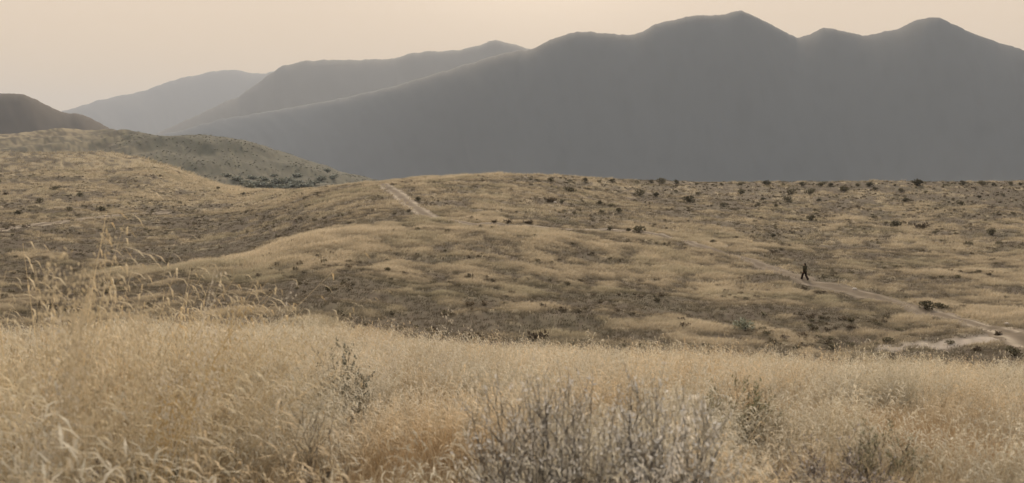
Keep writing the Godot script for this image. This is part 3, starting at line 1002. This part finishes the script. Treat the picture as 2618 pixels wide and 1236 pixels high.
# ---------------------------------------------------------------- the walker
# joins tapered bones [from, to, radius, radius] with a smooth minimum and meshes the field as surface nets
func nets(g: Geo, bones: Array, size: float, k: float, col: Color) -> void:
	var lo := Vector3(1e9, 1e9, 1e9)
	var hi := -lo
	for b in bones:
		var r: float = maxf(b[2], b[3]) + size * 3.0
		lo = lo.min(b[0] - Vector3(r, r, r)).min(b[1] - Vector3(r, r, r))
		hi = hi.max(b[0] + Vector3(r, r, r)).max(b[1] + Vector3(r, r, r))
	var n := Vector3i((hi - lo) / size) + Vector3i(2, 2, 2)
	var f := PackedFloat32Array()
	f.resize(n.x * n.y * n.z)
	for b in bones:
		var a: Vector3 = b[0]
		var ab: Vector3 = b[1] - a
		var l2 := maxf(ab.length_squared(), 1e-9)
		var m: float = maxf(b[2], b[3]) + 0.035
		var p0 := Vector3i((a.min(b[1]) - Vector3(m, m, m) - lo) / size).maxi(0)
		var p1 := (Vector3i((a.max(b[1]) + Vector3(m, m, m) - lo) / size) + Vector3i.ONE).min(n - Vector3i.ONE)
		for z in range(p0.z, p1.z + 1):
			for y in range(p0.y, p1.y + 1):
				for x in range(p0.x, p1.x + 1):
					var p := lo + Vector3(x, y, z) * size
					var t := clampf((p - a).dot(ab) / l2, 0.0, 1.0)
					var d := p.distance_to(a + ab * t) - lerpf(b[2], b[3], t)
					f[(z * n.y + y) * n.x + x] += exp(-k * d)
	var at := {}
	var sx := 1
	var sy := n.x
	var sz := n.x * n.y
	for z in n.z - 1:
		for y in n.y - 1:
			for x in n.x - 1:
				var i := (z * n.y + y) * n.x + x
				var inside := 0
				for c in 8:
					if f[i + (c & 1) * sx + ((c >> 1) & 1) * sy + (c >> 2) * sz] > 1.0:
						inside += 1
				if inside == 0 or inside == 8:
					continue
				var sum := Vector3.ZERO
				var cnt := 0
				var grad := Vector3.ZERO
				for c in 8:
					var vc := -log(maxf(f[i + (c & 1) * sx + ((c >> 1) & 1) * sy + (c >> 2) * sz], 1e-9)) / k
					var pc := Vector3(c & 1, (c >> 1) & 1, c >> 2)
					grad += (pc * 2.0 - Vector3.ONE) * clampf(vc, -0.1, 0.1)
					for ax in 3:
						if c & (1 << ax):
							continue
						var e := c | (1 << ax)
						var ve := -log(maxf(f[i + (e & 1) * sx + ((e >> 1) & 1) * sy + (e >> 2) * sz], 1e-9)) / k
						if (vc < 0.0) != (ve < 0.0):
							var pe := Vector3(e & 1, (e >> 1) & 1, e >> 2)
							sum += pc.lerp(pe, clampf(vc / (vc - ve), 0.0, 1.0))
							cnt += 1
				at[i] = g.v.size()
				g.v.append(lo + (Vector3(x, y, z) + sum / maxi(cnt, 1)) * size)
				g.n.append(grad.normalized())
				g.c.append(col)
	var step := [sx, sy, sz]
	for i in at:
		for ax in 3:
			var u: int = step[(ax + 1) % 3]
			var w: int = step[(ax + 2) % 3]
			var a := f[i] > 1.0
			var b := f[i + step[ax]] > 1.0
			if a == b or not (at.has(i - u) and at.has(i - w) and at.has(i - u - w)):
				continue
			var q0: int = at[i]
			var q1: int = at[i - u]
			var q2: int = at[i - u - w]
			var q3: int = at[i - w]
			if b:
				g.ix.append_array([q0, q1, q2, q0, q2, q3])
			else:
				g.ix.append_array([q0, q2, q1, q0, q3, q2])


func build_person() -> void:
	var at := spot(2058, 717)
	var to := spot(1960, 684)
	var o := root_at("person", at, atan2(to.x - at.x, to.z - at.z) + 0.4)
	o.scale = Vector3(1.06, 0.93, 1.0)
	tag(o, "person in dark jacket and trousers walking along the dirt trail", "person")
	var hip := [Vector3(0.09, 0.93, 0), Vector3(-0.09, 0.93, 0)]
	var knee := [Vector3(0.10, 0.52, 0.20), Vector3(-0.10, 0.50, -0.03)]
	var ankle := [Vector3(0.11, 0.10, 0.31), Vector3(-0.11, 0.15, -0.33)]
	var toe := [Vector3(0.125, 0.045, 0.46), Vector3(-0.115, 0.04, -0.20)]
	var sho := [Vector3(0.165, 1.42, 0), Vector3(-0.165, 1.42, 0)]
	var elb := [Vector3(0.225, 1.14, -0.10), Vector3(-0.225, 1.14, 0.07)]
	var wri := [Vector3(0.225, 0.91, -0.04), Vector3(-0.205, 0.93, 0.20)]
	var chest := Vector3(0, 1.31, 0.01)
	var pelvis := Vector3(0, 0.97, 0)
	var body := []
	body.append([pelvis, Vector3(0, 1.12, 0.01), 0.125, 0.115])
	body.append([Vector3(0, 1.12, 0.01), chest, 0.115, 0.13])
	body.append([sho[0], sho[1], 0.062, 0.062])
	body.append([Vector3(0, 1.40, 0), Vector3(0, 1.53, 0.02), 0.06, 0.052])
	body.append([Vector3(0, 1.63, 0.0), Vector3(0, 1.64, 0.03), 0.085, 0.085])
	body.append([Vector3(0, 1.58, 0.03), Vector3(0, 1.56, 0.055), 0.06, 0.045])
	var jacket := [[pelvis + Vector3(0, -0.04, 0), Vector3(0, 1.12, 0.01), 0.155, 0.135], [Vector3(0, 1.12, 0.01), chest, 0.135, 0.15], [sho[0], sho[1], 0.078, 0.078], [Vector3(0, 1.42, 0), Vector3(0, 1.48, 0.01), 0.07, 0.068]]
	var trousers := [[pelvis, Vector3(0, 0.99, 0), 0.138, 0.138]]
	for i in 2:
		body.append([hip[i], knee[i], 0.085, 0.055])
		body.append([knee[i], ankle[i], 0.056, 0.038])
		body.append([ankle[i] + Vector3(0, -0.04, -0.03), toe[i], 0.036, 0.028])
		body.append([sho[i], elb[i], 0.048, 0.038])
		body.append([elb[i], wri[i], 0.038, 0.027])
		jacket.append([sho[i], elb[i], 0.064, 0.054])
		jacket.append([elb[i], wri[i].lerp(elb[i], 0.06), 0.054, 0.042])
		trousers.append([hip[i], knee[i], 0.112, 0.095])
		trousers.append([knee[i], ankle[i].lerp(knee[i], 0.10), 0.095, 0.098])
	var skin := Color(0.36, 0.22, 0.15)
	var g := Geo.new()
	nets(g, body, 0.015, 60.0, skin)
	# a finer head surface with the features of the face, and hands
	nets(g, [[Vector3(0, 1.635, -0.005), Vector3(0, 1.645, 0.03), 0.088, 0.086], [Vector3(0, 1.575, 0.035), Vector3(0, 1.555, 0.06), 0.058, 0.042], [Vector3(0, 1.632, 0.108), Vector3(0, 1.602, 0.126), 0.009, 0.014], [Vector3(-0.02, 1.572, 0.098), Vector3(0.02, 1.572, 0.098), 0.010, 0.010], [Vector3(-0.035, 1.655, 0.095), Vector3(0.035, 1.655, 0.095), 0.014, 0.014], [Vector3(0.088, 1.635, 0.005), Vector3(0.092, 1.60, 0.0), 0.014, 0.010], [Vector3(-0.088, 1.635, 0.005), Vector3(-0.092, 1.60, 0.0), 0.014, 0.010]], 0.006, 160.0, skin)
	for i in 2:
		var s := 1.0 if i == 0 else -1.0
		var d: Vector3 = (wri[i] - elb[i]).normalized()
		var inn := Vector3(-s, 0, 0)
		var fwd := inn.cross(d).normalized() * (1.0 if inn.cross(d).z > 0 else -1.0)
		var w: Vector3 = wri[i]
		var hand := [[w, w + d * 0.05, 0.024, 0.022], [w + d * 0.05 + fwd * 0.025, w + d * 0.085 + fwd * 0.027, 0.014, 0.012], [w + d * 0.05 - fwd * 0.022, w + d * 0.08 - fwd * 0.026, 0.014, 0.011], [w + d * 0.04, w + d * 0.09, 0.017, 0.013]]
		for q in 4:
			var base: Vector3 = w + d * 0.088 + fwd * (0.030 - 0.020 * q)
			var len: float = [0.068, 0.075, 0.070, 0.055][q]
			var m: Vector3 = base + (d + inn * 0.2).normalized() * len * 0.5
			hand.append([base, m, 0.0088, 0.008])
			hand.append([m, m + (d + inn * 0.7).normalized() * len * 0.5, 0.008, 0.0068])
		var tb: Vector3 = w + d * 0.03 + fwd * 0.026
		hand.append([tb, tb + (d + fwd * 0.8 + inn * 0.3).normalized() * 0.04, 0.012, 0.0095])
		hand.append([tb + (d + fwd * 0.8 + inn * 0.3).normalized() * 0.04, tb + (d + fwd * 0.6 + inn * 0.5).normalized() * 0.068, 0.0095, 0.0075])
		nets(g, hand, 0.0042, 260.0, skin)
	put("body", g.mesh(), M["skin"], o)
	var j := Geo.new()
	nets(j, jacket, 0.015, 60.0, Color(0.040, 0.037, 0.020))
	put("jacket", j.mesh(), M["cloth"], o)
	var t := Geo.new()
	nets(t, trousers, 0.015, 60.0, Color(0.020, 0.013, 0.009))
	put("trousers", t.mesh(), M["cloth"], o)
	var h := Geo.new()
	nets(h, [[Vector3(0, 1.665, -0.015), Vector3(0, 1.675, 0.015), 0.093, 0.088], [Vector3(0, 1.64, -0.05), Vector3(0, 1.57, -0.055), 0.07, 0.05], [Vector3(0.06, 1.66, -0.01), Vector3(0.075, 1.62, -0.03), 0.035, 0.022], [Vector3(-0.06, 1.66, -0.01), Vector3(-0.075, 1.62, -0.03), 0.035, 0.022]], 0.009, 110.0, Color(0.025, 0.018, 0.011))
	put("hair", h.mesh(), M["cloth"], o)
	for i in 2:
		var s := Geo.new()
		var dirn: Vector3 = (toe[i] - ankle[i]).normalized()
		nets(s, [[ankle[i] + Vector3(0, -0.02, -0.01), ankle[i] + Vector3(0, -0.055, -0.035), 0.05, 0.043], [ankle[i] + Vector3(0, -0.055, -0.03), toe[i], 0.043, 0.038], [ankle[i] + Vector3(0, 0.02, 0), ankle[i] + Vector3(0, -0.03, 0), 0.05, 0.05]], 0.009, 110.0, Color(0.03, 0.022, 0.018))
		put("shoe", s.mesh(), M["cloth"], o)
		var e := SphereMesh.new()
		e.radius = 0.012
		e.height = 0.024
		e.radial_segments = 10
		e.rings = 6
		put("eye", e, M["eye"], o).position = Vector3(0.032 if i == 0 else -0.032, 1.635, 0.099)


func _ready() -> void:
	var cam := Camera3D.new()
	cam.name = "camera"
	cam.fov = rad_to_deg(2.0 * atan(CY / F))
	cam.rotation.x = -PITCH
	cam.near = 0.1
	cam.far = 60000.0
	var lens := CameraAttributesPhysical.new()
	lens.frustum_focal_length = 12.0 / tan(atan(CY / F))
	lens.frustum_focus_distance = 70.0
	lens.exposure_aperture = 4.6
	lens.frustum_near = 0.1
	lens.frustum_far = 60000.0
	cam.attributes = lens
	add_child(cam)
	cam.current = true

	var sun := DirectionalLight3D.new()
	sun.name = "sun"
	sun.light_color = Color(1.0, 0.90, 0.775)
	sun.light_energy = 1.1
	sun.light_angular_distance = 12.0
	sun.shadow_enabled = true
	sun.rotation = Vector3(deg_to_rad(-24.0), deg_to_rad(178.0), 0)
	add_child(sun)

	var sky := ProceduralSkyMaterial.new()
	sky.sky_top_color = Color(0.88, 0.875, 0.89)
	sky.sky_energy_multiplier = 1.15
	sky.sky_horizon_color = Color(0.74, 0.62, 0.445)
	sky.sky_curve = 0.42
	sky.ground_horizon_color = Color(0.80, 0.74, 0.66)
	sky.ground_bottom_color = Color(0.35, 0.30, 0.24)
	sky.sun_angle_max = 36.0
	sky.sun_curve = 0.19
	var env := Environment.new()
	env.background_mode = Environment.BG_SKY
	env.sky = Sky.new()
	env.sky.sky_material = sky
	env.tonemap_mode = Environment.TONE_MAPPER_LINEAR
	env.tonemap_exposure = 1.25
	env.sdfgi_enabled = true
	env.ssao_enabled = true
	env.ssil_enabled = true
	env.fog_enabled = true
	env.fog_density = 0.000076
	env.fog_light_color = Color(0.825, 0.865, 0.91)
	var we := WorldEnvironment.new()
	we.name = "world_environment"
	we.environment = env
	add_child(we)

	mat("blue_haze_slope", Color(0.052, 0.058, 0.058), true, 1.0)  # bluish haze tint of the nearest range painted into its slope colour
	mat("warm_haze_slope", Color(0.074, 0.068, 0.053), true, 1.0)  # warm haze tint of the far ridges painted into their colour
	mat("near_hill", Color(0.088, 0.080, 0.068), true, 1.0)
	mat("wood", Color(1, 1, 1), true, 0.9)
	mat("leaf_dark", Color(0.098, 0.088, 0.056), true, 0.8, 0.2)
	mat("leaf_olive", Color(0.150, 0.134, 0.085), true, 0.8, 0.2)
	mat("leaf_sage", Color(0.30, 0.31, 0.235), true, 0.8, 0.2)
	mat("leaf_brown", Color(0.112, 0.088, 0.060), true, 0.8, 0.2)
	mat("leaf_blue", Color(0.24, 0.25, 0.205), true, 0.8, 0.2)
	mat("twig", Color(1, 1, 1), true, 0.9)
	mat("twig_leaf", Color(1, 1, 1), true, 0.85, 0.3)
	mat("skin", Color(1, 1, 1), true, 0.6)
	mat("cloth", Color(1, 1, 1), true, 0.9)
	mat("eye", Color(0.25, 0.22, 0.2), false, 0.2)
	build_ground()
	build_trail()
	ground_mesh()
	build_mountains()
	trail_mesh("dirt_trail", "pale two-rut dirt trail winding over the grassy hills", trail_pts, 1.18)
	trail_mesh("footpath", "faint pale footpath crossing the hillside beyond the brown hollow", track_pts, 1.5)
	build_hill_grass()
	build_scrub()
	build_near_grass()
	build_shrubs()
	build_near_plants()
	build_stones()
	build_person()
